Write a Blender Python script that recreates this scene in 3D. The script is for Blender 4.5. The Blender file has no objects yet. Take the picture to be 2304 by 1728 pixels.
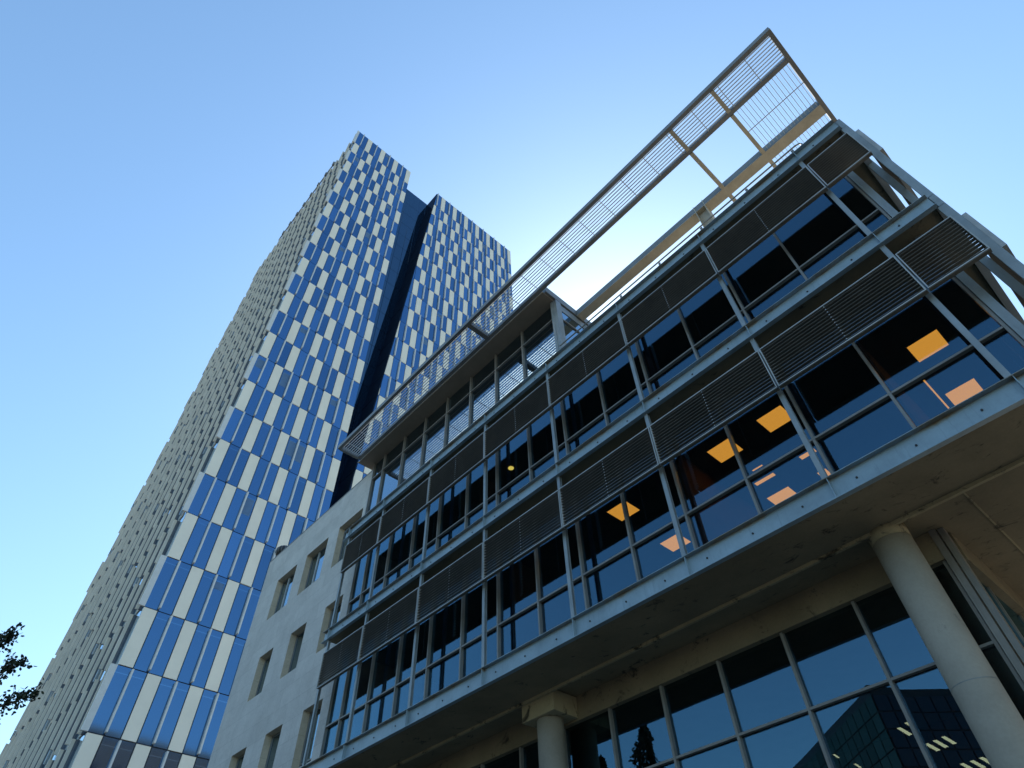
import bpy, bmesh, math, random
from mathutils import Vector, Matrix
random.seed(7)
R = math.radians
sc = bpy.context.scene
col = sc.collection
EYE = 1.6                      # eye height: everything is laid out round the eye and lifted by this at the end

# ------------------------------------------------------------------ camera
cam = bpy.data.cameras.new('camera'); cob = bpy.data.objects.new('camera', cam); col.objects.link(cob)
cr = ((0.67047, 0.74148, -0.02600), (-0.57235, 0.49460, -0.65405), (-0.47210, 0.45340, 0.75601))
right, down, fwd = (Vector(r) for r in cr)
m = Matrix((right, -down, -fwd)).transposed().to_4x4()
cob.matrix_world = m
cam.sensor_width = 36; cam.lens = 21.943; cam.clip_start = 0.05; cam.clip_end = 5000
sc.camera = cob

# ------------------------------------------------------------------ world and sun
SUN_EL, SUN_AZ = R(42), R(-32)          # azimuth from +Y towards +X
w = bpy.data.worlds.new('World'); sc.world = w; w.use_nodes = True
nt = w.node_tree; nt.nodes.clear()
sky = nt.nodes.new('ShaderNodeTexSky'); sky.sky_type = 'NISHITA'; sky.sun_disc = False
sky.sun_elevation = SUN_EL; sky.sun_rotation = SUN_AZ
sky.altitude = 0; sky.air_density = 1.4; sky.dust_density = 0.8; sky.ozone_density = 1.5
bg = nt.nodes.new('ShaderNodeBackground'); bg.inputs['Strength'].default_value = 0.15
out = nt.nodes.new('ShaderNodeOutputWorld')
tn = nt.nodes.new('ShaderNodeVectorMath'); tn.operation = 'MULTIPLY'; tn.inputs[1].default_value = (0.81, 1.0, 1.08)
nt.links.new(sky.outputs[0], tn.inputs[0]); nt.links.new(tn.outputs[0], bg.inputs[0]); nt.links.new(bg.outputs[0], out.inputs[0])
sun = bpy.data.lights.new('sun', 'SUN'); sun.energy = 3.5; sun.angle = R(0.5); sun.color = (1.0, 0.93, 0.82)
sob = bpy.data.objects.new('sun', sun); col.objects.link(sob)
sdir = Vector((math.sin(SUN_AZ)*math.cos(SUN_EL), math.cos(SUN_AZ)*math.cos(SUN_EL), math.sin(SUN_EL)))
sob.rotation_euler = sdir.to_track_quat('Z', 'Y').to_euler(); sob.location = (0, 0, 60)
sc.view_settings.view_transform = 'Standard'; sc.view_settings.look = 'None'
sc.view_settings.gamma = 1.0; sc.view_settings.use_curve_mapping = False
sc.view_settings.exposure = 0.64

# ------------------------------------------------------------------ materials
def newmat(name):
    mt = bpy.data.materials.new(name); mt.use_nodes = True
    n = mt.node_tree; n.nodes.clear()
    o = n.nodes.new('ShaderNodeOutputMaterial')
    return mt, n, o
def nd(n, t, **kw):
    x = n.nodes.new(t)
    for k, v in kw.items(): setattr(x, k, v)
    return x
def noise(n, scale, detail=4, rough=.6, vec=None, dist=0):
    x = nd(n, 'ShaderNodeTexNoise'); x.inputs['Scale'].default_value = scale
    x.inputs['Detail'].default_value = detail; x.inputs['Roughness'].default_value = rough
    x.inputs['Distortion'].default_value = dist
    if vec: n.links.new(vec, x.inputs['Vector'])
    return x.outputs['Fac']
def ramp(n, src, stops):
    x = nd(n, 'ShaderNodeValToRGB'); e = x.color_ramp.elements
    while len(e) < len(stops): e.new(0.5)
    for el, (p, c) in zip(e, stops):
        el.position = p; el.color = c if len(c) == 4 else (*c, 1)
    n.links.new(src, x.inputs[0]); return x.outputs[0]
def mix(n, fac, a, b, mode='MIX'):
    x = nd(n, 'ShaderNodeMix', data_type='RGBA', blend_type=mode)
    for s, v in ((x.inputs[0], fac), (x.inputs[6], a), (x.inputs[7], b)):
        if isinstance(v, (int, float)): s.default_value = v
        elif isinstance(v, tuple): s.default_value = v if len(v) == 4 else (*v, 1)
        else: n.links.new(v, s)
    return x.outputs[2]
def coords(n, kind='Object', scale=(1, 1, 1)):
    t = nd(n, 'ShaderNodeTexCoord'); mp = nd(n, 'ShaderNodeMapping')
    mp.inputs['Scale'].default_value = scale
    n.links.new(t.outputs[kind], mp.inputs[0]); return mp.outputs[0]
def bsdf(n, o, colr, rough=.6, metal=0., spec=.5, bump=None, bstr=.2, bdist=.01):
    p = nd(n, 'ShaderNodeBsdfPrincipled')
    if isinstance(colr, tuple): p.inputs['Base Color'].default_value = (*colr, 1)
    else: n.links.new(colr, p.inputs['Base Color'])
    if isinstance(rough, (int, float)): p.inputs['Roughness'].default_value = rough
    else: n.links.new(rough, p.inputs['Roughness'])
    p.inputs['Metallic'].default_value = metal; p.inputs['Specular IOR Level'].default_value = spec
    if bump is not None:
        b = nd(n, 'ShaderNodeBump'); b.inputs['Strength'].default_value = bstr; b.inputs['Distance'].default_value = bdist
        n.links.new(bump, b.inputs['Height']); n.links.new(b.outputs[0], p.inputs['Normal'])
    n.links.new(p.outputs[0], o.inputs[0]); return p

def mat_plain(name, c, rough=.6, metal=0., var=.25, scale=3., spec=.5):
    mt, n, o = newmat(name); v = coords(n)
    f = noise(n, scale, 5, .65, v)
    c2 = tuple(min(1, x*(1+var)) for x in c); c1 = tuple(x*(1-var) for x in c)
    bsdf(n, o, ramp(n, f, [(.3, c1), (.7, c2)]), rough, metal, spec); return mt
def mat_concrete(name, c, dirt=(.05, .045, .035), amount=.62):
    mt, n, o = newmat(name); v = coords(n)
    base = ramp(n, noise(n, .9, 6, .6, v), [(.3, tuple(x*.72 for x in c)), (.7, tuple(min(1, x*1.2) for x in c))])
    fine = noise(n, 26, 4, .7, v)
    base = mix(n, .18, base, ramp(n, fine, [(.35, tuple(x*.7 for x in c)), (.65, tuple(x*1.2 for x in c))]))
    st = noise(n, 2.6, 8, .72, coords(n, 'Object', (1, 1.6, 1)), .8)
    msk = ramp(n, st, [(amount-.04, (0, 0, 0)), (amount+.05, (1, 1, 1))])
    base = mix(n, msk, base, dirt)
    bsdf(n, o, base, .85, 0, .3, fine, .12, .006); return mt
def mat_steel(name, c, rust=False, rough=.45):
    mt, n, o = newmat(name); v = coords(n)
    base = ramp(n, noise(n, 2.2, 5, .65, v), [(.25, tuple(x*.78 for x in c)), (.75, tuple(x*1.18 for x in c))])
    streak = noise(n, 5, 5, .7, coords(n, 'Object', (3.5, 3.5, .35)))
    base = mix(n, ramp(n, streak, [(.55, (0, 0, 0)), (.75, (.5, .5, .5))]), base, tuple(x*.55 for x in c))
    if rust:
        g = nd(n, 'ShaderNodeTexCoord'); sp = nd(n, 'ShaderNodeSeparateXYZ'); n.links.new(g.outputs['Generated'], sp.inputs[0])
        nz = noise(n, 1.1, 6, .7, v)
        ad = nd(n, 'ShaderNodeMath', operation='MULTIPLY_ADD'); n.links.new(nz, ad.inputs[0]); ad.inputs[1].default_value = .6
        hz = nd(n, 'ShaderNodeMath', operation='MULTIPLY'); n.links.new(sp.outputs['Z'], hz.inputs[0]); hz.inputs[1].default_value = .5
        n.links.new(hz.outputs[0], ad.inputs[2])
        base = mix(n, ramp(n, ad.outputs[0], [(.74, (0, 0, 0)), (.84, (.85, .85, .85))]), base, (.20, .14, .07))
    bsdf(n, o, base, rough, .15, .5, streak, .05, .01); return mt
def mat_glass(name, refl=.2, tint=(.8, .85, .9), trans=(.35, .37, .38), wave=.0, rough=.0):
    mt, n, o = newmat(name)
    tr = nd(n, 'ShaderNodeBsdfTransparent'); tr.inputs[0].default_value = (*trans, 1)
    gl = nd(n, 'ShaderNodeBsdfGlossy'); gl.inputs[0].default_value = (*tint, 1); gl.inputs['Roughness'].default_value = rough
    if wave:
        b = nd(n, 'ShaderNodeBump'); b.inputs['Strength'].default_value = wave; b.inputs['Distance'].default_value = .05
        n.links.new(noise(n, .55, 2, .5, coords(n)), b.inputs['Height']); n.links.new(b.outputs[0], gl.inputs['Normal'])
    gm = nd(n, 'ShaderNodeNewGeometry'); dt = nd(n, 'ShaderNodeVectorMath', operation='DOT_PRODUCT')
    n.links.new(gm.outputs['Incoming'], dt.inputs[0]); n.links.new(gm.outputs['Normal'], dt.inputs[1])
    ab = nd(n, 'ShaderNodeMath', operation='ABSOLUTE'); n.links.new(dt.outputs['Value'], ab.inputs[0])
    om = nd(n, 'ShaderNodeMath', operation='SUBTRACT'); om.inputs[0].default_value = 1; n.links.new(ab.outputs[0], om.inputs[1])
    pw = nd(n, 'ShaderNodeMath', operation='POWER'); n.links.new(om.outputs[0], pw.inputs[0]); pw.inputs[1].default_value = 4
    ml = nd(n, 'ShaderNodeMath', operation='MULTIPLY_ADD'); n.links.new(pw.outputs[0], ml.inputs[0])
    ml.inputs[1].default_value = 1-refl; ml.inputs[2].default_value = refl; ml.use_clamp = True
    mx = nd(n, 'ShaderNodeMixShader'); n.links.new(ml.outputs[0], mx.inputs[0])
    n.links.new(tr.outputs[0], mx.inputs[1]); n.links.new(gl.outputs[0], mx.inputs[2]); n.links.new(mx.outputs[0], o.inputs[0])
    return mt
def mat_tinted(name, c, gtint, fac, rough=.06, var=.2):
    """opaque body-tinted curtain wall glass: deep colour under a coloured mirror coat, each pane a little different"""
    mt, n, o = newmat(name)
    gm = nd(n, 'ShaderNodeNewGeometry'); wn = nd(n, 'ShaderNodeTexWhiteNoise', noise_dimensions='1D')
    n.links.new(gm.outputs['Random Per Island'], wn.inputs['W'])
    hs = nd(n, 'ShaderNodeMapRange'); hs.inputs[3].default_value = 1-var; hs.inputs[4].default_value = 1+var
    n.links.new(wn.outputs[0], hs.inputs[0])
    cc = nd(n, 'ShaderNodeVectorMath', operation='SCALE'); cc.inputs[0].default_value = c; n.links.new(hs.outputs[0], cc.inputs['Scale'])
    gc = nd(n, 'ShaderNodeVectorMath', operation='SCALE'); gc.inputs[0].default_value = gtint
    hg = nd(n, 'ShaderNodeMapRange'); hg.inputs[3].default_value = 1-var*.5; hg.inputs[4].default_value = 1+var*.35
    n.links.new(wn.outputs[0], hg.inputs[0]); n.links.new(hg.outputs[0], gc.inputs['Scale'])
    df = nd(n, 'ShaderNodeBsdfDiffuse'); n.links.new(cc.outputs[0], df.inputs[0])
    gl = nd(n, 'ShaderNodeBsdfGlossy'); n.links.new(gc.outputs[0], gl.inputs[0]); gl.inputs['Roughness'].default_value = rough
    b = nd(n, 'ShaderNodeBump'); b.inputs['Strength'].default_value = .12; b.inputs['Distance'].default_value = .05
    n.links.new(noise(n, .35, 2, .5, coords(n)), b.inputs['Height']); n.links.new(b.outputs[0], gl.inputs['Normal'])
    mx = nd(n, 'ShaderNodeMixShader'); mx.inputs[0].default_value = fac
    n.links.new(df.outputs[0], mx.inputs[1]); n.links.new(gl.outputs[0], mx.inputs[2]); n.links.new(mx.outputs[0], o.inputs[0])
    return mt
def mat_emit(name, c, s):
    mt, n, o = newmat(name); e = nd(n, 'ShaderNodeEmission'); e.inputs[0].default_value = (*c, 1); e.inputs[1].default_value = s
    n.links.new(e.outputs[0], o.inputs[0]); return mt
def mat_stone(name, c):
    mt, n, o = newmat(name)
    t = nd(n, 'ShaderNodeTexCoord'); sp = nd(n, 'ShaderNodeSeparateXYZ'); n.links.new(t.outputs['Object'], sp.inputs[0])
    cb = nd(n, 'ShaderNodeCombineXYZ'); n.links.new(sp.outputs[0], cb.inputs[0]); n.links.new(sp.outputs[2], cb.inputs[1])
    br = nd(n, 'ShaderNodeTexBrick'); n.links.new(cb.outputs[0], br.inputs['Vector'])
    br.inputs['Scale'].default_value = 1; br.inputs['Brick Width'].default_value = 1.2; br.inputs['Row Height'].default_value = .62
    br.inputs['Mortar Size'].default_value = .011; br.inputs['Mortar Smooth'].default_value = .3; br.inputs['Bias'].default_value = 0
    br.inputs['Color1'].default_value = (*[x*.88 for x in c], 1); br.inputs['Color2'].default_value = (*[x*1.08 for x in c], 1)
    br.inputs['Mortar'].default_value = (*[x*.66 for x in c], 1)
    v = coords(n)
    f = noise(n, 1.3, 7, .7, v, .6)
    base = mix(n, .42, br.outputs['Color'], ramp(n, f, [(.32, tuple(x*.62 for x in c)), (.68, tuple(x*1.2 for x in c))]))
    sp2 = noise(n, 14, 4, .7, v)
    base = mix(n, .2, base, ramp(n, sp2, [(.4, tuple(x*.7 for x in c)), (.6, tuple(x*1.15 for x in c))]))
    bsdf(n, o, base, .8, 0, .3, sp2, .15, .01); return mt
def mat_leaf(name, a, b):
    mt, n, o = newmat(name)
    gm = nd(n, 'ShaderNodeNewGeometry'); wn = nd(n, 'ShaderNodeTexWhiteNoise', noise_dimensions='1D')
    n.links.new(gm.outputs['Random Per Island'], wn.inputs['W'])
    c = ramp(n, wn.outputs[0], [(0, a), (1, b)])
    df = nd(n, 'ShaderNodeBsdfPrincipled'); n.links.new(c, df.inputs['Base Color']); df.inputs['Roughness'].default_value = .55
    tl = nd(n, 'ShaderNodeBsdfTranslucent'); n.links.new(c, tl.inputs[0])
    mx = nd(n, 'ShaderNodeMixShader'); mx.inputs[0].default_value = .2
    n.links.new(df.outputs[0], mx.inputs[1]); n.links.new(tl.outputs[0], mx.inputs[2]); n.links.new(mx.outputs[0], o.inputs[0]); return mt

M = dict(
    steel=mat_steel('painted_steel', (.26, .30, .325)),
    steel_rust=mat_steel('painted_steel_rusty', (.27, .36, .42), True),
    steel_dark=mat_steel('dark_steel', (.20, .205, .205)),
    alu=mat_steel('aluminium_frame', (.23, .22, .205), rough=.4),
    cream_steel=mat_steel('cream_steel', (.50, .455, .36), rough=.6),
    slat=mat_steel('slat_metal', (.62, .65, .67), rough=.3),
    louvre=mat_steel('louvre_blade', (.17, .148, .118), rough=.55),
    louvre_frame=mat_steel('louvre_frame', (.40, .41, .41), rough=.4),
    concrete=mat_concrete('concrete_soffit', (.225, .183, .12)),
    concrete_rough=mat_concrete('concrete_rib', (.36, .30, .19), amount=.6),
    concrete_col=mat_concrete('concrete_column', (.33, .295, .245), (.16, .15, .14), .68),
    interior=mat_plain('interior_wall', (.17, .075, .035), .8),
    ceiling=mat_plain('interior_ceiling', (.13, .095, .07), .9),
    carpet=mat_plain('interior_floor', (.06, .05, .045), .95),
    plaster=mat_plain('soffit_plaster', (.22, .19, .155), .8, var=.08),
    glass=mat_glass('window_glass', .13, (.36, .72, 1.0), (.55, .55, .55), .03),
    glass_up=mat_glass('clerestory_glass', .34, (.6, .82, 1.0), (.4, .4, .4), .035),
    lamp=mat_emit('ceiling_lamp', (1.0, .45, .06), 1.5),
    lamp_y=mat_emit('downlight', (1.0, .8, .15), 1.8),
    lamp_o=mat_emit('office_strip_lamp', (1.0, .58, .27), 3.0),
    stone=mat_stone('limestone', (.585, .56, .53)),
    stone_rev=mat_stone('limestone_reveal', (.56, .48, .37)),  # warm bounce light on the window reveals is put into this stone colour
    t_blue=mat_tinted('tower_blue_glass', (.008, .035, .11), (.19, .37, .62), .58, var=.35),
    t_band=mat_tinted('tower_spandrel_glass', (.02, .07, .16), (.26, .48, .76), .55),
    t_blind=mat_plain('tower_blind', (.085, .165, .30), .5, var=.1),
    t_slot=mat_tinted('tower_slot_glass', (.05, .09, .14), (.75, .88, 1.0), .75, .05, .1),
    t_dark=mat_tinted('tower_dark_glass', (.010, .028, .06), (.15, .26, .38), .45, .04, .05),
    t_navy=mat_tinted('tower_navy_glass', (.013, .022, .038), (.14, .19, .27), .18, .15, .05),
    t_white=mat_plain('tower_cream_panel', (.84, .775, .655), .6, var=.05, scale=.5),
    t_fin=mat_plain('tower_fin', (.62, .63, .62), .5, var=.06),
    t_core=mat_plain('tower_core', (.03, .035, .05), .8),
    t_conc=mat_plain('tower_side_panel', (.46, .425, .36), .75, var=.14, scale=.6),
    t_conc_dark=mat_plain('tower_side_joint', (.12, .13, .15), .8),
    t_conc2=mat_plain('tower_side_panel_pale', (.68, .62, .53), .75, var=.12, scale=.6),
    black=mat_plain('black_metal', (.015, .015, .016), .5),
    asphalt=mat_plain('asphalt', (.065, .06, .053), .9, scale=8),
    paving=mat_plain('paving', (.27, .23, .17), .85, scale=5),
    ground=mat_plain('ground', (.24, .20, .145), .9, scale=.3),
    line=mat_plain('road_paint', (.75, .75, .72), .7, var=.1),
    bark=mat_plain('bark', (.09, .065, .045), .9, scale=9),
    leaf=mat_leaf('leaf', (.012, .022, .012, 1), (.035, .055, .028, 1)),
    needle=mat_leaf('needle', (.012, .022, .010, 1), (.03, .05, .02, 1)),
    op_glass=mat_tinted('green_glass', (.03, .055, .04), (.3, .4, .33), .2, .08, .3),
    op_dark=mat_tinted('dark_office_glass', (.006, .008, .009), (.3, .32, .35), .15, .05, .2),
    render_wall=mat_plain('rendered_wall', (.42, .36, .28), .85, var=.1),
    brick=mat_plain('brown_brick', (.24, .15, .1), .85, var=.2),
)

# ------------------------------------------------------------------ object helpers
LOC = {}
def tag(o, label, cat, group=None):
    o['label'] = label; o['category'] = cat
    if group: o['group'] = group
    return o
def thing(name, label, cat, loc, group=None):
    o = bpy.data.objects.new(name, None); col.objects.link(o); o.location = loc; o.empty_display_size = .5
    LOC[o] = Vector(loc); return tag(o, label, cat, group)
class MB:
    def __init__(s): s.v = []; s.f = []; s.mi = []; s.sm = []
    def poly(s, pts, mi=0):
        b = len(s.v); s.v += [tuple(p) for p in pts]; s.f.append(tuple(range(b, b+len(pts)))); s.mi.append(mi); s.sm.append(False)
    def box(s, x0, x1, y0, y1, z0, z1, mi=0):
        if x0 > x1: x0, x1 = x1, x0
        if y0 > y1: y0, y1 = y1, y0
        if z0 > z1: z0, z1 = z1, z0
        b = len(s.v)
        s.v += [(x, y, z) for z in (z0, z1) for y in (y0, y1) for x in (x0, x1)]
        for q in ((0, 2, 3, 1), (4, 5, 7, 6), (0, 1, 5, 4), (2, 6, 7, 3), (0, 4, 6, 2), (1, 3, 7, 5)):
            s.f.append(tuple(b+i for i in q)); s.mi.append(mi); s.sm.append(False)
        return s
    def prism(s, pts, off, mi=0):
        """closed prism: polygon pts (3D) swept by vector off"""
        n = len(pts); b = len(s.v); off = Vector(off)
        s.v += [tuple(p) for p in pts] + [tuple(Vector(p)+off) for p in pts]
        s.f.append(tuple(b+i for i in range(n))); s.f.append(tuple(b+n+i for i in reversed(range(n))))
        for i in range(n):
            j = (i+1) % n; s.f.append((b+i, b+n+i, b+n+j, b+j))
        s.mi += [mi]*(n+2); s.sm += [False]*(n+2); return s
    def tube(s, pts, rad, seg=10, mi=0, cap=True):
        pts = [Vector(p) for p in pts]; rings = []
        if not isinstance(rad, (list, tuple)): rad = [rad]*len(pts)
        ref = None
        for i, p in enumerate(pts):
            d = (pts[min(i+1, len(pts)-1)]-pts[max(i-1, 0)]).normalized()
            if ref is None: ref = d.orthogonal().normalized()
            u = (ref - d*ref.dot(d)).normalized(); ref = u; v = d.cross(u)
            b = len(s.v); s.v += [tuple(p+(u*math.cos(a)+v*math.sin(a))*rad[i]) for a in (2*math.pi*k/seg for k in range(seg))]
            rings.append(b)
        for a, b in zip(rings, rings[1:]):
            for k in range(seg):
                l = (k+1) % seg; s.f.append((a+k, a+l, b+l, b+k)); s.mi.append(mi); s.sm.append(True)
        if cap:
            s.f.append(tuple(rings[0]+k for k in reversed(range(seg)))); s.f.append(tuple(rings[-1]+k for k in range(seg)))
            s.mi += [mi, mi]; s.sm += [False, False]
        return s
    def build(s, name, mats, parent=None, bevel=0, fix=True):
        if not isinstance(mats, (list, tuple)): mats = [mats]
        off = LOC.get(parent, Vector((0, 0, 0))) if parent else Vector((0, 0, 0))
        me = bpy.data.meshes.new(name)
        me.from_pydata([tuple(Vector(v)-off) for v in s.v], [], s.f)
        for mm in mats: me.materials.append(mm)
        me.polygons.foreach_set('material_index', s.mi); me.polygons.foreach_set('use_smooth', s.sm)
        if fix:
            bm = bmesh.new(); bm.from_mesh(me); bmesh.ops.recalc_face_normals(bm, faces=bm.faces); bm.to_mesh(me); bm.free()
        me.update()
        o = bpy.data.objects.new(name, me); col.objects.link(o)
        if parent: o.parent = parent
        LOC[o] = off
        if bevel:
            b = o.modifiers.new('bevel', 'BEVEL'); b.width = bevel; b.segments = 2; b.limit_method = 'ANGLE'
        return o
def box(name, mat, parent, *a, bevel=0): return MB().box(*a).build(name, mat, parent, bevel)
def structure(name, mb, mat):
    o = mb.build(name, mat); o['kind'] = 'structure'; return o
G = -EYE                        # ground level

# ------------------------------------------------------------------ ground, road, pavement
structure('ground', MB().box(-1500, 1500, -1500, 1500, G-1, G-.15), M['ground'])
structure('road', MB().box(-400, 400, -11, 1.2, G-.149, G-.12), M['asphalt'])
structure('pavement', MB().box(-400, 400, 1.35, 45, G-.149, G), M['paving'])
structure('kerb', MB().box(-400, 400, 1.2, 1.348, G-.149, G+.003), M['concrete_col'])
structure('far_pavement', MB().box(-400, 400, -19, -11.002, G-.149, G), M['paving'])
mb = MB()
for i in range(-30, 31): mb.box(i*6-1.5, i*6+1.5, -5.06, -4.94, G-.119, G-.114)
structure('road_markings', mb, M['line'])

# ==================================================================================== OFFICE BUILDING
BAY = 2.524
PX = [.5624-BAY*k for k in range(7)]
XL, XR = -16.55, .94            # glazed front
GY = 8.45                       # glass plane
office = thing('office_building', 'glass and steel office block with dark louvre bands, concrete underside and round columns', 'building', (-8, 10, G))
LV = ((5.36, 5.73), (9.11, 9.45), (12.70, 13.07))
# slabs
for z0, z1 in ((5.37, 5.70), (9.19, 9.44), (12.78, 13.06)):
    mb = MB()
    if z0 < 6:
        mb.box(XL-.3, 1.44, 8.09, 9.13, z0, z1); mb.box(XL-.3, 1.44, 9.19, 20, z0+.05, z1)
        mb.box(1.44, 3.6, 8.6, 20, z0+.02, z1)
    else:
        mb.box(XL-.3, 1.43, 8.09, 20, z0, z1)
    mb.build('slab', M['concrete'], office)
mb = MB(); mb.box(XL-.3, 1.44, 9.132, 9.188, 5.318, 5.6); mb.build('soffit_rib', M['concrete_rough'], office)
# joint grooves in the wide soffit: shallow ribs running back
for x in (-.75, .35):
    box('soffit_joint', M['concrete_rough'], office, x-.012, x+.012, 9.19, 20, 5.405, 5.43)
# channel beams
def channel(z0, z1, x0, x1):
    mb = MB()
    mb.box(x0, x1, 8.075, 8.088, z0+.012, z1-.012)
    mb.box(x0, x1, 7.99, 8.088, z1-.012, z1); mb.box(x0, x1, 7.99, 8.088, z0, z0+.012)
    for k, p in enumerate(PX+[-16.62]): mb.box(p-.005, p+.005, 7.995, 8.074, z0+.013, z1-.013)
    x = x1-.55
    while x > x0:
        mb.tube([(x, 8.0745, (z0+z1)/2), (x, 8.062, (z0+z1)/2)], .016, 8, 1); x -= BAY/3
    return mb.build('channel_beam', [M['steel_rust'], M['black']], office)
for z0, z1 in LV: channel(z0, z1, -16.95, 1.46)
def side_channel(z0, z1):
    mb = MB(); mb.box(1.46, 1.475, 8.09, 20, z0+.012, z1-.012)
    mb.box(1.43, 1.55, 8.09, 20, z1-.012, z1); mb.box(1.43, 1.55, 8.09, 20, z0, z0+.012)
    return mb.build('channel_beam', M['steel'], office)
for z0, z1 in LV[1:]: side_channel(z0, z1)
# posts: H sections
def post(x, y, z0, z1, w=.13, d=.13, side=False):
    mb = MB()
    if not side:
        mb.box(x-w/2, x+w/2, y, y+.014, z0, z1); mb.box(x-w/2, x+w/2, y+d-.014, y+d, z0, z1); mb.box(x-.005, x+.005, y+.014, y+d-.014, z0, z1)
    else:
        mb.box(x-w/2, x+w/2, y, y+d, z0, z1)
    return mb.build('post', M['steel'], office)
for za, zb in ((5.731, 9.109), (9.451, 12.699)):
    for p in PX: post(p-.035, 8.06, za, zb, .08, .075)
    post(-16.64, 8.06, za, zb, .08, .075)
for yy in (8.09, 9.2, 11.8, 14.4): post(1.505, yy, 5.731, 13.069, .125, .05, True)
# louvre panels
LF = 7.89                        # front plane of the louvres
LS = LF/8
def louvre(x0, x1, z0, z1):
    x0, x1, z0, z1 = x0*LS, x1*LS, z0*LS, z1*LS
    f = MB()
    f.box(x0, x1, LF, LF+.022, z0, z0+.02); f.box(x0, x1, LF, LF+.022, z1-.02, z1)
    f.box(x0, x1, LF+.023, LF+.10, z0+.008, z0+.016, 1); f.box(x0, x1, LF+.023, LF+.10, z1-.016, z1-.008, 1)  # rails behind the lip coloured darker: underside shade put into the colour
    f.box(x0, x0+.016, LF, LF+.10, z0+.021, z1-.021); f.box(x1-.016, x1, LF, LF+.10, z0+.021, z1-.021)
    o = f.build('louvre_panel', [M['louvre_frame'], M['louvre']], office)
    s = MB(); n = 13; h = (z1-z0-.04)/n
    for k in range(n):
        z = z0+.02+h*(k+.5)
        s.prism([(x0+.017, LF+.010, z-.009), (x0+.017, LF+.010, z-.003), (x0+.017, LF+.084, z+.007), (x0+.017, LF+.084, z+.003)], (x1-x0-.034, 0, 0))
    s.build('blades', M['louvre'], o)
    if x1-x0 > 1.5:
        c = MB(); xm = (x0+x1)/2
        for k in range(n): 
            z = z0+.02+h*(k+.5); c.box(xm-.008, xm+.008, LF+.003, LF+.011, z-.010, z+.010)
        c.box(xm-.006, xm+.006, LF+.088, LF+.098, z0+.021, z1-.021)
        c.build('blade_clips', M['louvre_frame'], o)
for z0, z1 in ((7.70, 8.70), (11.34, 12.36)):
    louvre(PX[0]+.016, 1.46, z0, z1)
    for a, b in zip(PX, PX[1:]): louvre(b+.014, a-.012, z0, z1)
    louvre(-16.66, PX[-1]-.012, z0, z1)
# side louvres at the right-hand end, run back along the end balcony
for z0, z1 in ((7.70, 8.70), (11.34, 12.36)):
    f = MB(); xa, xb = 1.575, 1.64
    f.box(xa, xb, 8.12, 8.135, z0, z1); f.box(xa, xb, 8.136, 17, z0, z0+.02); f.box(xa, xb, 8.136, 17, z1-.02, z1)
    o = f.build('louvre_panel', M['louvre_frame'], office)
    s = MB(); n = 13; h = (z1-z0-.04)/n
    for k in range(n):
        z = z0+.02+h*(k+.5); s.box(xa+.004, xb-.004, 8.137, 17, z-.004, z+.004)
    s.build('blades', M['louvre'], o)
# glazing
HB = BAY/2
def grid_x(x0, x1):
    xs = [x1]; x = PX[0]
    while x > x0+.4:
        if x < x1-.2: xs.append(x)
        x -= HB
    xs.append(x0); return xs
def glazed_front(xs, y, z0, z1, trans, gl, mw=.042):
    rows = [z0]+list(trans)+[z1]
    for x in xs: box('mullion', M['alu'], office, x-mw/2, x+mw/2, y-.02, y+.10, z0, z1)
    for t in trans:
        mb = MB()
        for a, b in zip(xs, xs[1:]): mb.box(b+mw/2+.001, a-mw/2-.001, y-.012, y+.09, t-.018, t+.018)
        mb.build('transom', M['alu'], office)
    for a, b in zip(xs, xs[1:]):
        for c, d in zip(rows, rows[1:]):
            e0 = c+(.019 if c != z0 else 0); e1 = d-(.019 if d != z1 else 0)
            jx, jz = random.uniform(-.0012, .0012), random.uniform(-.0012, .0012)
            pa, pb = b+mw/2+.002, a-mw/2-.002
            mb = MB(); yy = y+.06
            q = [(pa, yy-jx-jz, e0), (pb, yy+jx-jz, e0), (pb, yy+jx+jz, e1), (pa, yy-jx+jz, e1)]
            mb.prism(q, (0, .012, 0)); mb.build('window_pane', gl, office)
glazed_front(grid_x(XL, XR), GY, 5.701, 9.189, (6.775,), M['glass'])
glazed_front(grid_x(XL, XR), GY, 9.441, 12.779, (10.405,), M['glass'])
for z0, z1 in ((5.701, 9.189), (9.441, 12.779)):
    mb = MB(); mb.box(XR+.03, XR+.075, GY-.05, GY+.07, z0, z1); mb.box(XR+.076, XR+.15, GY-.03, GY+.07, z0, z1)
    mb.build('corner_mullion', M['steel'], office)
    for yy in (9.71, 10.97, 12.23, 13.49): box('mullion', M['alu'], office, XR+.1, XR+.15, yy-.03, yy+.03, z0, z1)
    mb = MB(); mb.box(XR+.11, XR+.122, GY+.08, 14.5, z0, z1); mb.build('window_pane', M['glass'], office)
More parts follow.
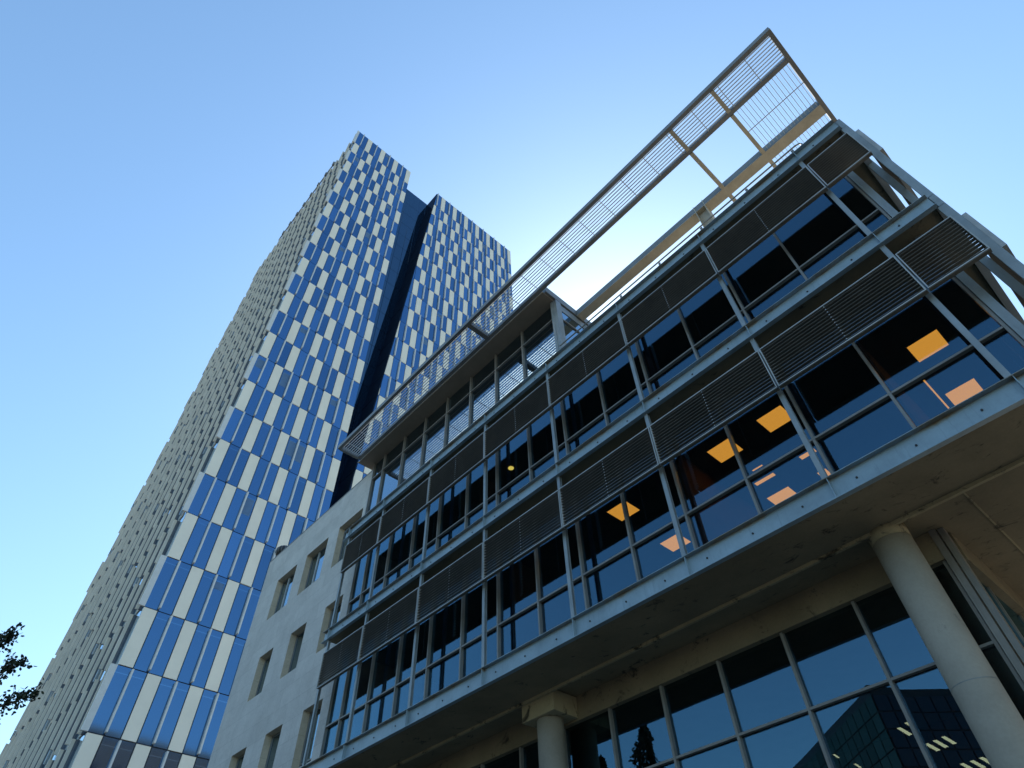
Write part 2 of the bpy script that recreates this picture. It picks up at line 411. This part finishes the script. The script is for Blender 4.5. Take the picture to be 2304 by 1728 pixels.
# interior
for z0, z1 in ((5.702, 9.188), (9.442, 12.778)):
    box('inner_ceiling', M['ceiling'], office, XL, XR+.09, GY+.09, 14.5, z1-.27, z1-.25)
    box('inner_floor', M['carpet'], office, XL, XR+.09, GY+.09, 14.5, z0+.002, z0+.02)
    box('inner_wall', M['interior'], office, XL, XR+.09, 14.51, 14.7, z0, z1)
    for x in ([-9.9, -4.75, -.75] if z0 < 7 else [-11.2, -4.9]):
        box('partition', M['interior'], office, x-.06, x+.06, 9.3, 14.5, z0+.021, z1-.271)
box('inner_wall', M['interior'], office, XL-.25, XL-.05, GY+.1, 20, 5.71, 12.77)
zc = 9.188-.27
def ceil_light(x0, x1, y0, y1, z, mat='lamp'):
    mb = MB(); mb.box(x0, x1, y0, y1, z-.012, z-.002); o = mb.build('ceiling_light', M[mat], office)
    f = MB()
    f.box(x0-.03, x0-.001, y0-.03, y1+.03, z-.016, z-.002); f.box(x1+.001, x1+.03, y0-.03, y1+.03, z-.016, z-.002)
    f.box(x0, x1, y0-.03, y0-.001, z-.016, z-.002); f.box(x0, x1, y1+.001, y1+.03, z-.016, z-.002)
    f.build('light_frame', M['ceiling'], o)
for x0, y0 in ((-.17, 10.23), (-3.06, 9.72), (-4.28, 9.72), (-7.03, 9.62), (-.20, 11.95), (-4.32, 12.05), (-7.03, 11.55)):
    ceil_light(x0, x0+.55, y0, y0+.53, zc)
for x0, x1, y0, y1 in ((-4.21, -3.73, 11.38, 11.50), (-3.08, -2.73, 11.36, 11.50), (-.33, -.30, 11.26, 12.40), (-3.99, -3.74, 10.96, 11.01), (-3.10, -2.90, 12.14, 12.5)):
    ceil_light(x0, x1, y0, y1, zc)
mb = MB(); mb.tube([(-10.3, 9.71, 12.49), (-10.3, 9.71, 12.505)], .085, 16); mb.build('downlight', M['lamp_y'], office)
# penthouse
PZ0, PZ1, PR = 13.065, 16.2, -6.79
xs = [x for x in grid_x(XL, PR-.11) if x < PR-.2]; xs = [PR-.11]+[x for x in xs if x < PR-.6]
glazed_front(xs, GY, PZ0, PZ1-.001, (13.80, 15.42), M['glass_up'])
mb = MB(); mb.box(PR-.11, PR-.02, GY-.06, GY+.18, PZ0, PZ1-.001); mb.box(PR-.019, PR+.11, GY-.04, GY+.18, PZ0, PZ1-.001); mb.build('corner_post', M['steel'], office)
for k, yy in enumerate((9.72, 10.98, 12.24, 13.5, 14.76)): box('mullion', M['alu'], office, PR+.01, PR+.09, yy-.03, yy+.03, PZ0, PZ1-.3)
for z in (13.9, 15.42): box('transom', M['alu'], office, PR+.02, PR+.08, GY+.181, 16, z-.026, z+.026)
box('header_beam', M['steel'], office, PR-.06, PR+.06, GY+.181, 16, 15.9, PZ1-.001)
ya = GY+.19
for yb in (9.69, 10.95, 12.21, 13.47, 14.73):
    for za, zb in ((PZ0, 13.87), (13.93, 15.39), (15.45, 15.9)):
        mb = MB(); mb.box(PR+.03, PR+.042, ya, yb, za, zb); mb.build('window_pane', M['glass_up'], office)
    ya = yb+.06
mb = MB(); mb.box(-16.92, PR+.02, 7.95, 17, PZ1, PZ1+.05); mb.build('penthouse_soffit', M['plaster'], office)
mb = MB(); mb.box(-16.93, PR+.1, 8.02, 17, PZ1+.051, PZ1+.34); mb.build('penthouse_roof', M['steel_dark'], office)
box('soffit_trim', M['cream_steel'], office, -16.93, PR+.02, 7.928, 7.949, PZ1-.004, PZ1+.03)
box('inner_wall', M['interior'], office, XL, PR, 14, 14.2, PZ0, PZ1-.002)
box('terrace', M['paving'], office, PR+.12, 1.42, 8.2, 20, 13.062, 13.085)
# ground floor
GF = 9.95
gx = [-1.53]+[-2.955-1.265*k for k in range(0, 12)]
gx = [x for x in gx if x > -16.4]+[-16.5]
glazed_front(gx, GF, G+.05, 4.96, (1.2, 3.765), M['glass'], .046)
box('lintel_beam', M['concrete'], office, -16.5, -1.45, GF-.06, GF+.2, 4.962, 5.418)
mb = MB(); mb.box(-1.49, -1.40, GF-.08, GF+.1, G, 5.418); mb.box(-1.38, -1.30, GF-.02, GF+.12, G, 5.418); mb.build('corner_mullion', M['alu'], office)
box('window_pane', M['glass'], office, -1.42, -1.408, GF+.101, 16, G+.05, 4.96)
box('lintel_beam', M['concrete'], office, -1.43, -1.28, GF+.201, 16, 4.962, 5.417)
for yy in (11.2, 12.5, 13.8): box('mullion', M['alu'], office, -1.45, -1.38, yy-.03, yy+.03, G+.05, 4.96)
box('transom', M['alu'], office, -1.45, -1.38, GF+.11, 16, 3.74, 3.79)
box('inner_wall', M['interior'], office, -16.5, -1.5, 15.9, 16.1, G, 5.4)
box('inner_ceiling', M['ceiling'], office, -16.5, -1.5, GF+.21, 15.89, 4.97, 4.99)
box('inner_wall', M['interior'], office, -16.7, -16.51, 8.7, 20, G, 5.36)
# columns
mb = MB(); mb.tube([(-1.9, 9.36, G), (-1.9, 9.36, 5.20)], .27, 40); o = mb.build('column', M['concrete_col'], office)
for zz in (.75, 3.15): MB().tube([(-1.9, 9.36, zz), (-1.9, 9.36, zz+.012)], .2715, 40, cap=False).build('form_seam', M['steel_dark'], o)
mb = MB(); mb.tube([(-1.9, 9.36, 5.201), (-1.9, 9.36, 5.40)], .274, 40); mb.build('column_collar', M['concrete_rough'], o)
mb = MB(); mb.tube([(-9.22, 9.54, G), (-9.22, 9.54, 5.0)], .27, 40); o = mb.build('column', M['concrete_col'], office)
mb = MB(); mb.box(-9.68, -8.77, 9.20, 9.89, 5.001, 5.40); mb.build('capital', M['concrete_rough'], o, .012)

# ==================================================================================== ROOF PERGOLA
perg = thing('roof_pergola', 'slatted steel pergola cantilevered over the office roof edge', 'pergola', (-7.4, 9, 16.2))
PZ = 16.215
def beam(name, mat, *a): return box(name, mat, perg, *a)
beam('beam', M['steel_dark'], -16.77, 1.90, 6.94, 7.05, PZ, PZ+.17)
beam('beam', M['steel_dark'], -16.77, 1.80, 7.80, 7.92, PZ+.01, PZ+.18)
mb = MB(); mb.box(-6.68, 1.80, 9.35, 9.66, PZ-.015, PZ+.0); mb.box(-6.68, 1.80, 9.36, 9.65, PZ+.001, PZ+.27, 1); mb.build('beam', [M['cream_steel'], M['steel_dark']], perg)  # warm terrace bounce put into the underside colour, shade into the dark front
beam('beam', M['steel_dark'], 1.801, 1.90, 7.051, 12.5, PZ, PZ+.17)
beam('beam', M['steel_dark'], -16.77, -16.67, 7.051, 7.799, PZ-.02, PZ+.15)
for x, w_ in ((.165, .05), (-1.12, .05)):
    mb = MB(); mb.box(x-w_, x+w_, 7.051, 7.799, PZ-.012, PZ+.16); mb.box(x-w_, x+w_, 7.921, 9.349, PZ-.012, PZ+.16); mb.box(x-w_, x+w_, 9.661, 12.5, PZ-.012, PZ+.16)
    mb.build('rafter', M['cream_steel'], perg)
box('rafter', M['steel_dark'], perg, -9.27, -9.11, 7.051, 7.799, PZ-.03, PZ+.16)
mb = MB(); mb.box(-2.06, -2.04, 9.34, 9.67, 13.09, PZ+.28); mb.box(-1.76, -1.74, 9.34, 9.67, 13.09, PZ+.28); mb.box(-2.039, -1.761, 9.49, 9.51, 13.09, PZ-.016)
mb.build('pergola_post', M['cream_steel'], perg)
ends = [(-16.669, -9.271), (-9.109, -1.171), (-1.069, .114), (.216, 1.80)]
for k in range(9):
    y = 7.05+.75*(k+.5)/9+.0
    mb = MB()
    for a, b in ends: mb.box(a, b, y-.010, y+.010, PZ+.03, PZ+.06)
    mb.build('slat', M['slat'], perg)
x = 1.12
while x > -16.6:
    if min(abs(x-.165), abs(x+1.12), abs(x+9.19)) > .12: box('cross_rod', M['slat'], perg, x-.009, x+.009, 7.051, 7.799, PZ+.015, PZ+.029)
    x -= .79
for k in range(15):
    x = .31+.102*k
    mb = MB(); mb.box(x-.006, x+.006, 7.921, 9.349, PZ+.03, PZ+.05); mb.box(x-.006, x+.006, 9.661, 12.5, PZ+.03, PZ+.05); mb.build('slat', M['slat'], perg)
box('cross_rod', M['slat'], perg, .216, 1.80, 8.58, 8.60, PZ+.015, PZ+.029)

# ------------------------------------------------------------------ roof railing
rail = thing('roof_railing', 'thin tubular steel railing along the office roof edge', 'railing', (-3, 8.2, 13.09))
def railbar(z, r, x1):
    MB().tube([(-6.6, 8.2, z), (x1-.12, 8.2, z), (x1-.03, 8.2, z-.04), (x1, 8.2, z-.12), (x1, 8.2, 13.09)], r, 8).build('rail', M['alu'], rail)
railbar(13.56, .02, .80); railbar(13.40, .012, .68)
for k in range(6):
    x = -.62-HB*k+.02
    if x > -6.6: MB().box(x-.03, x+.03, 8.19, 8.20, 13.09, 13.5).build('baluster', M['steel_dark'], rail)
MB().box(.55, .61, 8.19, 8.20, 13.09, 13.5).build('baluster', M['steel_dark'], rail)

# ==================================================================================== LIMESTONE BUILDING
stone = thing('limestone_building', 'pale limestone clad block with deep set windows between the tower and the glass offices', 'building', (-20.6, 12, G))
SX0, SX1, SY, SZ = -24.75, -16.55, 8.5, 16.0
wins = []
for x0, x1 in ((-23.2, -21.62), (-20.86, -19.27), (-18.5, -16.9)): wins.append((x0, x1, 12.62, 14.36))
for zz0, zz1 in ((9.43, 11.0), (6.12, 7.73), (2.8, 4.4)):
    for x0, x1 in ((-22.8, -21.76), (-20.5, -19.44), (-18.22, -17.13)): wins.append((x0, x1, zz0, zz1))
def walled(xa, xb, za, zb, holes, y, rev):
    mb = MB(); xs = sorted({xa, xb, *[h[0] for h in holes], *[h[1] for h in holes]}); zs = sorted({za, zb, *[h[2] for h in holes], *[h[3] for h in holes]})
    for a, b in zip(xs, xs[1:]):
        for c, d in zip(zs, zs[1:]):
            if any(h[0] <= a and b <= h[1] and h[2] <= c and d <= h[3] for h in holes): continue
            mb.poly([(a, y, c), (b, y, c), (b, y, d), (a, y, d)])
    for x0, x1, z0, z1 in holes:
        for q in ([(x0, y, z0), (x0, y, z1), (x0, rev, z1), (x0, rev, z0)], [(x1, y, z0), (x1, rev, z0), (x1, rev, z1), (x1, y, z1)],
                  [(x0, y, z1), (x1, y, z1), (x1, rev, z1), (x0, rev, z1)], [(x0, y, z0), (x0, rev, z0), (x1, rev, z0), (x1, y, z0)]): mb.poly(q, 1)
    D = 24
    mb.poly([(xa, y, za), (xa, y, zb), (xa, D, zb), (xa, D, za)]); mb.poly([(xb, y, za), (xb, D, za), (xb, D, zb), (xb, y, zb)])
    mb.poly([(xa, y, zb), (xb, y, zb), (xb, D, zb), (xa, D, zb)]); mb.poly([(xa, D, za), (xa, D, zb), (xb, D, zb), (xb, D, za)])
    return mb
walled(SX0, SX1, G, SZ, wins, SY, SY+.34).build('wall', [M['stone'], M['stone_rev']], stone, fix=False)
box('coping', M['steel_dark'], stone, SX0-.015, SX1+.015, SY-.015, SY+.3, SZ+.001, SZ+.03)
for x0, x1, z0, z1 in wins:
    y = SY+.22; f = MB(); t = .06
    f.box(x0+.003, x0+t, y, y+.07, z0+.003, z1-.003); f.box(x1-t, x1-.003, y, y+.07, z0+.003, z1-.003)
    f.box(x0+t, x1-t, y, y+.07, z0+.003, z0+t); f.box(x0+t, x1-t, y, y+.07, z1-t, z1-.003)
    xm = x0+(x1-x0)*.36
    fr = f.build('window', M['steel_dark'], stone)
    if z0 > 12: box('window_bar', M['louvre_frame'], fr, xm-.03, xm+.03, y-.01, y+.07, z0+t+.001, z1-t-.001)
    else: box('window_bar', M['alu'], fr, x0+t+.001, x1-t-.001, y-.01, y+.06, z0+.19, z0+.23)
    mb = MB(); mb.box(x0+t, x1-t, y+.03, y+.04, z0+t, z1-t); mb.build('pane', M['glass_up'], fr)
    box('blind', M['black'], fr, x0+.01, x1-.01, y+.10, y+.11, z0+.01, z1-.01)  # black sheet filling the opening close behind the pane
vent = thing('roof_vent', 'round black ventilator standing on the limestone roof edge', 'vent', (-24.5, 8.9, SZ+.03))
mb = MB(); mb.tube([(-24.5, 8.9, SZ+.03), (-24.5, 8.9, SZ+.3)], .16, 14); mb.build('stem', M['steel_dark'], vent)
mb = MB(); prof = [(.16, .28), (.30, .36), (.37, .50), (.35, .66), (.24, .78), (.08, .83)]
mb.tube([(-24.5, 8.9, SZ+h) for r_, h in prof], [r_ for r_, h in prof], 20); mb.build('cap', M['black'], vent)
mb = MB()
for k in range(16):
    a = 2*math.pi*k/16; c, s_ = math.cos(a), math.sin(a)
    mb.tube([(-24.5+c*.31, 8.9+s_*.31, SZ+.36), (-24.5+c*.385, 8.9+s_*.385, SZ+.5), (-24.5+c*.36, 8.9+s_*.36, SZ+.66), (-24.5+c*.25, 8.9+s_*.25, SZ+.78)], .012, 5)
mb.build('vanes', M['steel_dark'], vent)

# ==================================================================================== TOWER
TX = 42.3; FX = -TX
tower = thing('office_tower', 'tall tower chequered with blue glass and cream panels, split by a dark notch', 'tower', (-58, 24, G))
TOP = 2.539*TX; ROW1 = 2.42*TX; RH = 3.687; CW = .877
Y0 = .1797*TX; Y1 = .4285*TX; Y2 = 41.6
def edge(z): return (.566-.0615*(2.536-z/TX))*TX      # slanted edge of the notch
YR0 = .5655*TX-.7
def xleft(z): return -(1.79+.0615*(z/TX-1.98))*TX
DEP = 2.89
rows = [(ROW1, TOP)]
z = ROW1
while z > G+.5:
    rows.append((max(z-RH, G), z)); z -= RH
# bodies
core = MB()
core.prism([(FX-.06, Y0+.06, G), (FX-.06, Y1-.02, G), (FX-.06, Y1-.02, TOP-.05), (FX-.06, Y0+.06, TOP-.05)], (-20, 0, 0))
core.prism([(xleft(G)+.3, Y0+.06, G), (FX-19, Y0+.06, G), (FX-19, Y0+.06, TOP-.05), (xleft(TOP)+.3, Y0+.06, TOP-.05)], (0, 32, 0))
core.prism([(FX-.06, edge(G)+.03, G), (FX-.06, Y2-.05, G), (FX-.06, Y2-.05, TOP-.05), (FX-.06, edge(TOP)+.03, TOP-.05)], (-20, 0, 0))
core.build('tower_wall', M['t_core'], tower)
# notch: recessed dark glass and the leaning cheek wall
mb = MB()
for (za, zb) in rows:
    for k in range(6):
        ya, yb = Y1-1+k*1.3, Y1-1+(k+1)*1.3
        mb.box(FX-DEP-.1, FX-DEP, ya+.02, yb-.02, za+.03, zb-.03)
mb.build('notch_glass', M['t_dark'], tower)
mb = MB()
for (za, zb) in rows:
    ea, eb = edge(za+.04), edge(zb-.04)
    mb.prism([(FX-.08, ea-.05, za+.04), (FX-.08, eb-.05, zb-.04), (FX-DEP, eb-.05, zb-.04), (FX-DEP, ea-.05, za+.04)], (0, .07, 0))
mb.build('notch_cheek', M['t_navy'], tower)
def clip(poly, f):
    res = []
    for i in range(len(poly)):
        a, b = poly[i], poly[(i+1) % len(poly)]; fa, fb = f(a), f(b)
        if fa >= 0: res.append(a)
        if (fa >= 0) != (fb >= 0):
            t = fa/(fa-fb); res.append((a[0]+(b[0]-a[0])*t, a[1]+(b[1]-a[1])*t))
    return res
items = dict(window=[], cladding_panel=[], fin=[])
def front(y_start, c0, c1, test, ymax):
    for r, (za, zb) in enumerate(rows):
        for c in range(c0, c1):
            ya, yb = y_start+c*CW, min(y_start+(c+1)*CW, ymax)
            g = .03
            poly = [(ya+g, za+g), (yb-g, za+g), (yb-g, zb-g), (ya+g, zb-g)]
            if test: poly = clip(poly, lambda p: p[0]-edge(p[1])-.02)
            if len(poly) < 3: continue
            white = (c % 3 == 2) if r % 2 == 0 else (c % 3 == 0)
            d = math.hypot(TX, (ya+yb)/2, (za+zb)/2)
            items['cladding_panel' if white else 'window'].append((d, poly, ('x', .03 if white else .0)))
            fin = (c % 3 == 1) if r % 2 == 0 else (c % 3 == 2)
            if fin and (not test or ya-.3 > edge(za)):
                items['fin'].append((d, (ya, za+.12, zb-.12), None))
front(Y0, 0, 12, False, Y1)
front(YR0, -9, 21, True, Y2)
items['cladding_panel'].sort(key=lambda t: t[0]); items['window'].sort(key=lambda t: t[0]); items['fin'].sort(key=lambda t: t[0])
rnd = random.Random(11)
def add_item(mb, kind, it):
    if kind == 'fin':
        y, za, zb = it[1]; mb.box(FX-.05, FX+.27, y-.055, y+.055, za, zb)
    else:
        off = it[2][1]; mb.prism([(FX+off, p[0], p[1]) for p in it[1]], (-.12-off, 0, 0))
        if kind == 'window' and len(it[1]) == 4:
            (ya, za), (yb, zb) = it[1][0], it[1][2]
            if abs(it[1][3][0]-ya) < 1e-6:
                hz = zb-.42; mb.box(FX+.001, FX+.006, ya, yb, hz, hz+.05, 1)
                if rnd.random() < .10:
                    dz = rnd.uniform(.4, 2.2); mb.box(FX+.001, FX+.004, ya+.08, yb-.08, max(za+.1, hz-dz), hz-.03, 2)
mats = dict(window=[M['t_blue'], M['t_band'], M['t_blind']], cladding_panel=M['t_white'], fin=M['t_fin'])
for kind, lst in items.items():
    for it in lst[:100]:
        mb = MB(); add_item(mb, kind, it); mb.build(kind, mats[kind], tower)
    mb = MB()
    for it in lst[100:]: add_item(mb, kind, it)
    o = mb.build(kind+'s', mats[kind], tower); o['kind'] = 'stuff'
# street face: staggered projecting concrete panels with glass slots behind them
sides = []; slots = MB()
GWD = 2.25*CW
for r, (za, zb) in enumerate(rows):
    xl = xleft((za+zb)/2); x = FX-.7-(CW*.75 if r % 2 else 0); n = 0
    while x > xl+.1:
        sides.append((math.hypot(x, za), (x, za, zb, r, n))); x -= GWD; n += 1
    slots.box(xl+.1, FX-.1, Y0, Y0+.04, za+.03, zb-.03)
def side_fin(mb, it):
    x, za, zb, r, n = it[1]; z0 = za+(.85 if (n*2+r) % 5 == 0 else .04); mb.box(x-.05, x+.05, Y0-.32, Y0-.12, z0, zb-.04); mb.box(x-.045, x+.045, Y0-.12, Y0-.001, z0, zb-.04, 1)
    if z0 > za+.3: mb.box(x-.03, x+.03, Y0-.30, Y0-.12, za+.06, z0-.04, 2)
def side_panel(mb, it):
    x, za, zb, r, n = it[1]; mb.box(x-.06-CW*.6, x-.06, Y0-.05, Y0-.001, za+.03, zb-.03)
sides.sort()
for name, fn, mt in (('side_fin', side_fin, [M['t_conc2'], M['t_conc_dark'], M['t_slot']]), ('side_panel', side_panel, M['t_conc'])):
    for it in sides[:100]:
        mb = MB(); fn(mb, it); mb.build(name, mt, tower)
    mb = MB()
    for it in sides[100:]: fn(mb, it)
    o = mb.build(name+'s', mt, tower); o['kind'] = 'stuff'
slots.build('side_glass', M['t_slot'], tower)
for r, (za, zb) in enumerate(rows):
    if r % 2 == 0: box('corner_trim', M['t_fin'], tower, FX-.11, FX+.03, Y0-.34, Y0+.028, za+.03, zb-.03)
mb = MB()
mb.box(FX-27, FX-7.5, Y0-.36, Y0-.2, TOP+.0, TOP+.9)
for k in range(8): mb.box(FX-8-2.5*k, FX-7.8-2.5*k, Y0-.5, Y0-.1, TOP, TOP+1.3)
mb.build('roof_screen', M['steel_dark'], tower)

# ==================================================================================== STREET TREE (left edge)
def leaf_quad(mb, p, size, rng):
    d = Vector((rng.gauss(0, 1), rng.gauss(0, 1), rng.gauss(0, 1))).normalized(); u = d.orthogonal().normalized(); v = d.cross(u)
    a = rng.uniform(0, 6.28); u, v = u*math.cos(a)+v*math.sin(a), v*math.cos(a)-u*math.sin(a)
    l, w_ = size*rng.uniform(.8, 1.25), size*rng.uniform(.5, .7)
    p = Vector(p)
    mb.poly([p, p+u*l*.35+v*w_*.5, p+u*l*.75+v*w_*.38, p+u*l, p+u*l*.75-v*w_*.38, p+u*l*.35-v*w_*.5])
def px(x, y, dist):
    d = right*((x-1152)/1404.4)+down*((y-864)/1404.4)+fwd
    return d*dist
rng = random.Random(3)
base = px(-420, 2050, 11.5)
tree = thing('street_tree', 'leafy broadleaf tree whose branch tips poke in at the lower left', 'tree', (base.x, base.y, G))
tr = MB(); lf = MB()
top = px(-330, 1640, 11)
tr.tube([(base.x, base.y, G), tuple(base*.98+Vector((0, 0, .3))), tuple(top)], [.17, .13, .08], 10)
branches = [((-330, 1640), (-60, 1470), (36, 1428)), ((-330, 1640), (-60, 1545), (54, 1487)), ((-330, 1640), (-40, 1605), (86, 1558)),
            ((-330, 1640), (-260, 1900), (-230, 1990)), ((-330, 1640), (-330, 1420), (-240, 1300)), ((-330, 1640), (-480, 1450), (-560, 1330)), ((-330, 1640), (-520, 1640), (-700, 1600))]
tw = MB()
for i, (a, b, c) in enumerate(branches):
    p0, p1, p2 = px(*a, 11), px(*b, 10.4+.2*i), px(*c, 10.2+.2*i)
    tr.tube([p0, (p0*.45+p1*.55)+Vector((0, 0, .08)), p1, p2], [.05, .035, .02, .006], 7)
    for k in range(270 if i < 3 else 900):
        t = rng.random()**.75
        p = p1.lerp(p2, t) if rng.random() < .72 else p0.lerp(p1, .45+.55*rng.random())
        sp = (.03+.11*(1-t)) if i < 3 else .42
        q = p+Vector((rng.gauss(0, sp), rng.gauss(0, sp), rng.gauss(0, sp)))
        leaf_quad(lf, q, .066, rng)
    for k in range(26 if i < 3 else 10):
        t = rng.uniform(.0, .95); p = p1.lerp(p2, t); e = p+Vector((rng.gauss(.05, .08), rng.gauss(0, .08), rng.gauss(.05, .1)))
        tr.tube([p, e], [.006, .003], 5)
        for j in range(7): leaf_quad(lf, p.lerp(e, .3+.12*j)+Vector((rng.gauss(0, .015), rng.gauss(0, .015), rng.gauss(0, .015))), .07, rng)
tr.build('trunk', M['bark'], tree); lf.build('crown', M['leaf'], tree, fix=False)

# ==================================================================================== ACROSS THE STREET (seen mirrored in the glass)
def conifer(x, y, h, rad, label, seed):
    rg = random.Random(seed); t = thing('conifer', label, 'tree', (x, y, G), 'conifers across the street')
    MB().tube([(x, y, G), (x, y, G+h*.5), (x+.1, y, G+h*.97)], [.22, .13, .02], 8).build('trunk', M['bark'], t)
    mb = MB(); lobes = [(rg.uniform(0, 6.28), rg.uniform(.15, .9), rg.uniform(.6, 1.5)) for _ in range(44)]
    for k in range(11000):
        zf = rg.random()**1.25; a = rg.uniform(0, 6.28)
        rr = rad*(1-zf)**.8*(.25+.75*math.sqrt(rg.random()))
        s_ = 1+.5*sum(math.exp(-((zf-l[1])/.035)**2)*math.cos(a-l[0])*l[2] for l in lobes)
        rr *= min(1.5, max(.45, s_))
        leaf_quad(mb, (x+rr*math.cos(a), y+rr*math.sin(a), G+h*(.06+.94*zf)), .22, rg)
    mb.build('crown', M['needle'], t, fix=False)
conifer(-23.7, -12.5, 16.3, 3.4, 'tallest dark conifer across the street mirrored in the ground floor glass', 1)
conifer(-27.0, -12.2, 15.2, 3.0, 'second tallest dark conifer standing beside the tallest one across the street', 2)
conifer(-30.2, -12.5, 14.0, 3.0, 'shortest and broadest dark conifer across the street', 4)
# glass office block with its corner to the street
opp = thing('corner_office_building', 'dark green glass office block set cornerwise across the street with lit strip lamps', 'building', (-16.6, -30, G))
C0 = Vector((-16.6, -30, 0)); e1 = Vector((-.77, -.64, 0)); e2 = Vector((.64, -.77, 0)); H = 18.5
def face(e, nrm, length, mat, name):
    mb = MB(); nc = int(length/1.1); nr = 17; ch = (H-G)/nr
    for i in range(nc):
        for j in range(nr):
            a = C0+e*(i*1.1+.05); b = C0+e*((i+1)*1.1-.05); z0, z1 = G+j*ch+.05, G+(j+1)*ch-.05
            mb.prism([(a.x, a.y, z0), (b.x, b.y, z0), (b.x, b.y, z1), (a.x, a.y, z1)], tuple(nrm*.06))
    o = mb.build(name, mat, opp); return o
n1 = Vector((-.64, .77, 0)); n2 = Vector((.77, .64, 0))
bd = MB(); pts = [C0, C0+e1*30, C0+e1*30+e2*24, C0+e2*24]
bd.prism([(p.x, p.y, G) for p in pts], (0, 0, H-G)); bd.build('building_body', M['black'], opp)
face(e1, n1, 30, M['op_glass'], 'window_grid'); face(e2, n2, 24, M['op_dark'], 'window_grid')
bd = MB()
for q in (C0+e1*.0,):
    bd.prism([tuple(p+Vector((0, 0, H+.001))) for p in pts], (0, 0, .5))
bd.build('parapet', M['black'], opp)
for e, n_, lst in ((e2, n2, ((.72, 16.17), (1.42, 16.5), (2.35, 15.3), (3.02, 15.5), (3.75, 15.72), (4.08, 14.05), (4.86, 14.22), (5.6, 14.4), (2.4, 13.2), (3.2, 13.4), (6.1, 13.3), (5.2, 12.6), (3.0, 11.4), (3.8, 11.6))),
                  (e1, n1, ((7.35, 16.83), (4.8, 15.35), (3.9, 14.7), (8.2, 14.5)))):
    for s_, z_ in lst:
        sg = 1 if e is e2 else -1
        quad = [(s_, z_), (s_+.62, z_-.46*sg if sg > 0 else z_+.46), (s_+.92, z_-.38 if sg > 0 else z_+.52), (s_+.30, z_+.06)]
        mb = MB(); mb.prism([tuple(C0+e*a+n_*.065+Vector((0, 0, b))) for a, b in quad], tuple(n_*.02)); mb.build('strip_lamp', M['lamp_o'], opp)
# plain blocks up the street, mirrored in the tower's lowest panes
def block(name, label, x0, x1, y0, y1, h, mat, facing):
    t = thing(name, label, 'building', ((x0+x1)/2, (y0+y1)/2, G))
    MB().box(x0, x1, y0, y1, G, h).build('wall', mat, t)
    MB().box(x0-.25, x1+.25, y0-.25, y1+.25, h+.001, h+.5).build('roof_edge', M['render_wall'], t)
    z = G+2.2
    while z < h-2:
        if facing == 'x':
            y = y0+1.2
            while y < y1-2: MB().box(x0-.03, x0+.01, y, y+1.4, z, z+1.6).build('window', M['op_dark'], t); y += 3.2
        else:
            x = x0+1.2
            while x < x1-2: MB().box(x, x+1.4, y1-.01, y1+.03, z, z+1.6).build('window', M['op_dark'], t); x += 3.2
        z += 3.4
block('apartment_block', 'brown brick apartment block up the street beyond the office end', 26, 40, 14, 52, 36.5, M['brick'], 'x')
block('apartment_block', 'cream rendered apartment block across the street left of the conifers', -62, -38, -34, -20, 15, M['render_wall'], 'y')

# ------------------------------------------------------------------ lift everything so that the pavement is at zero
for o in sc.objects:
    if o.parent is None: o.location.z += EYE
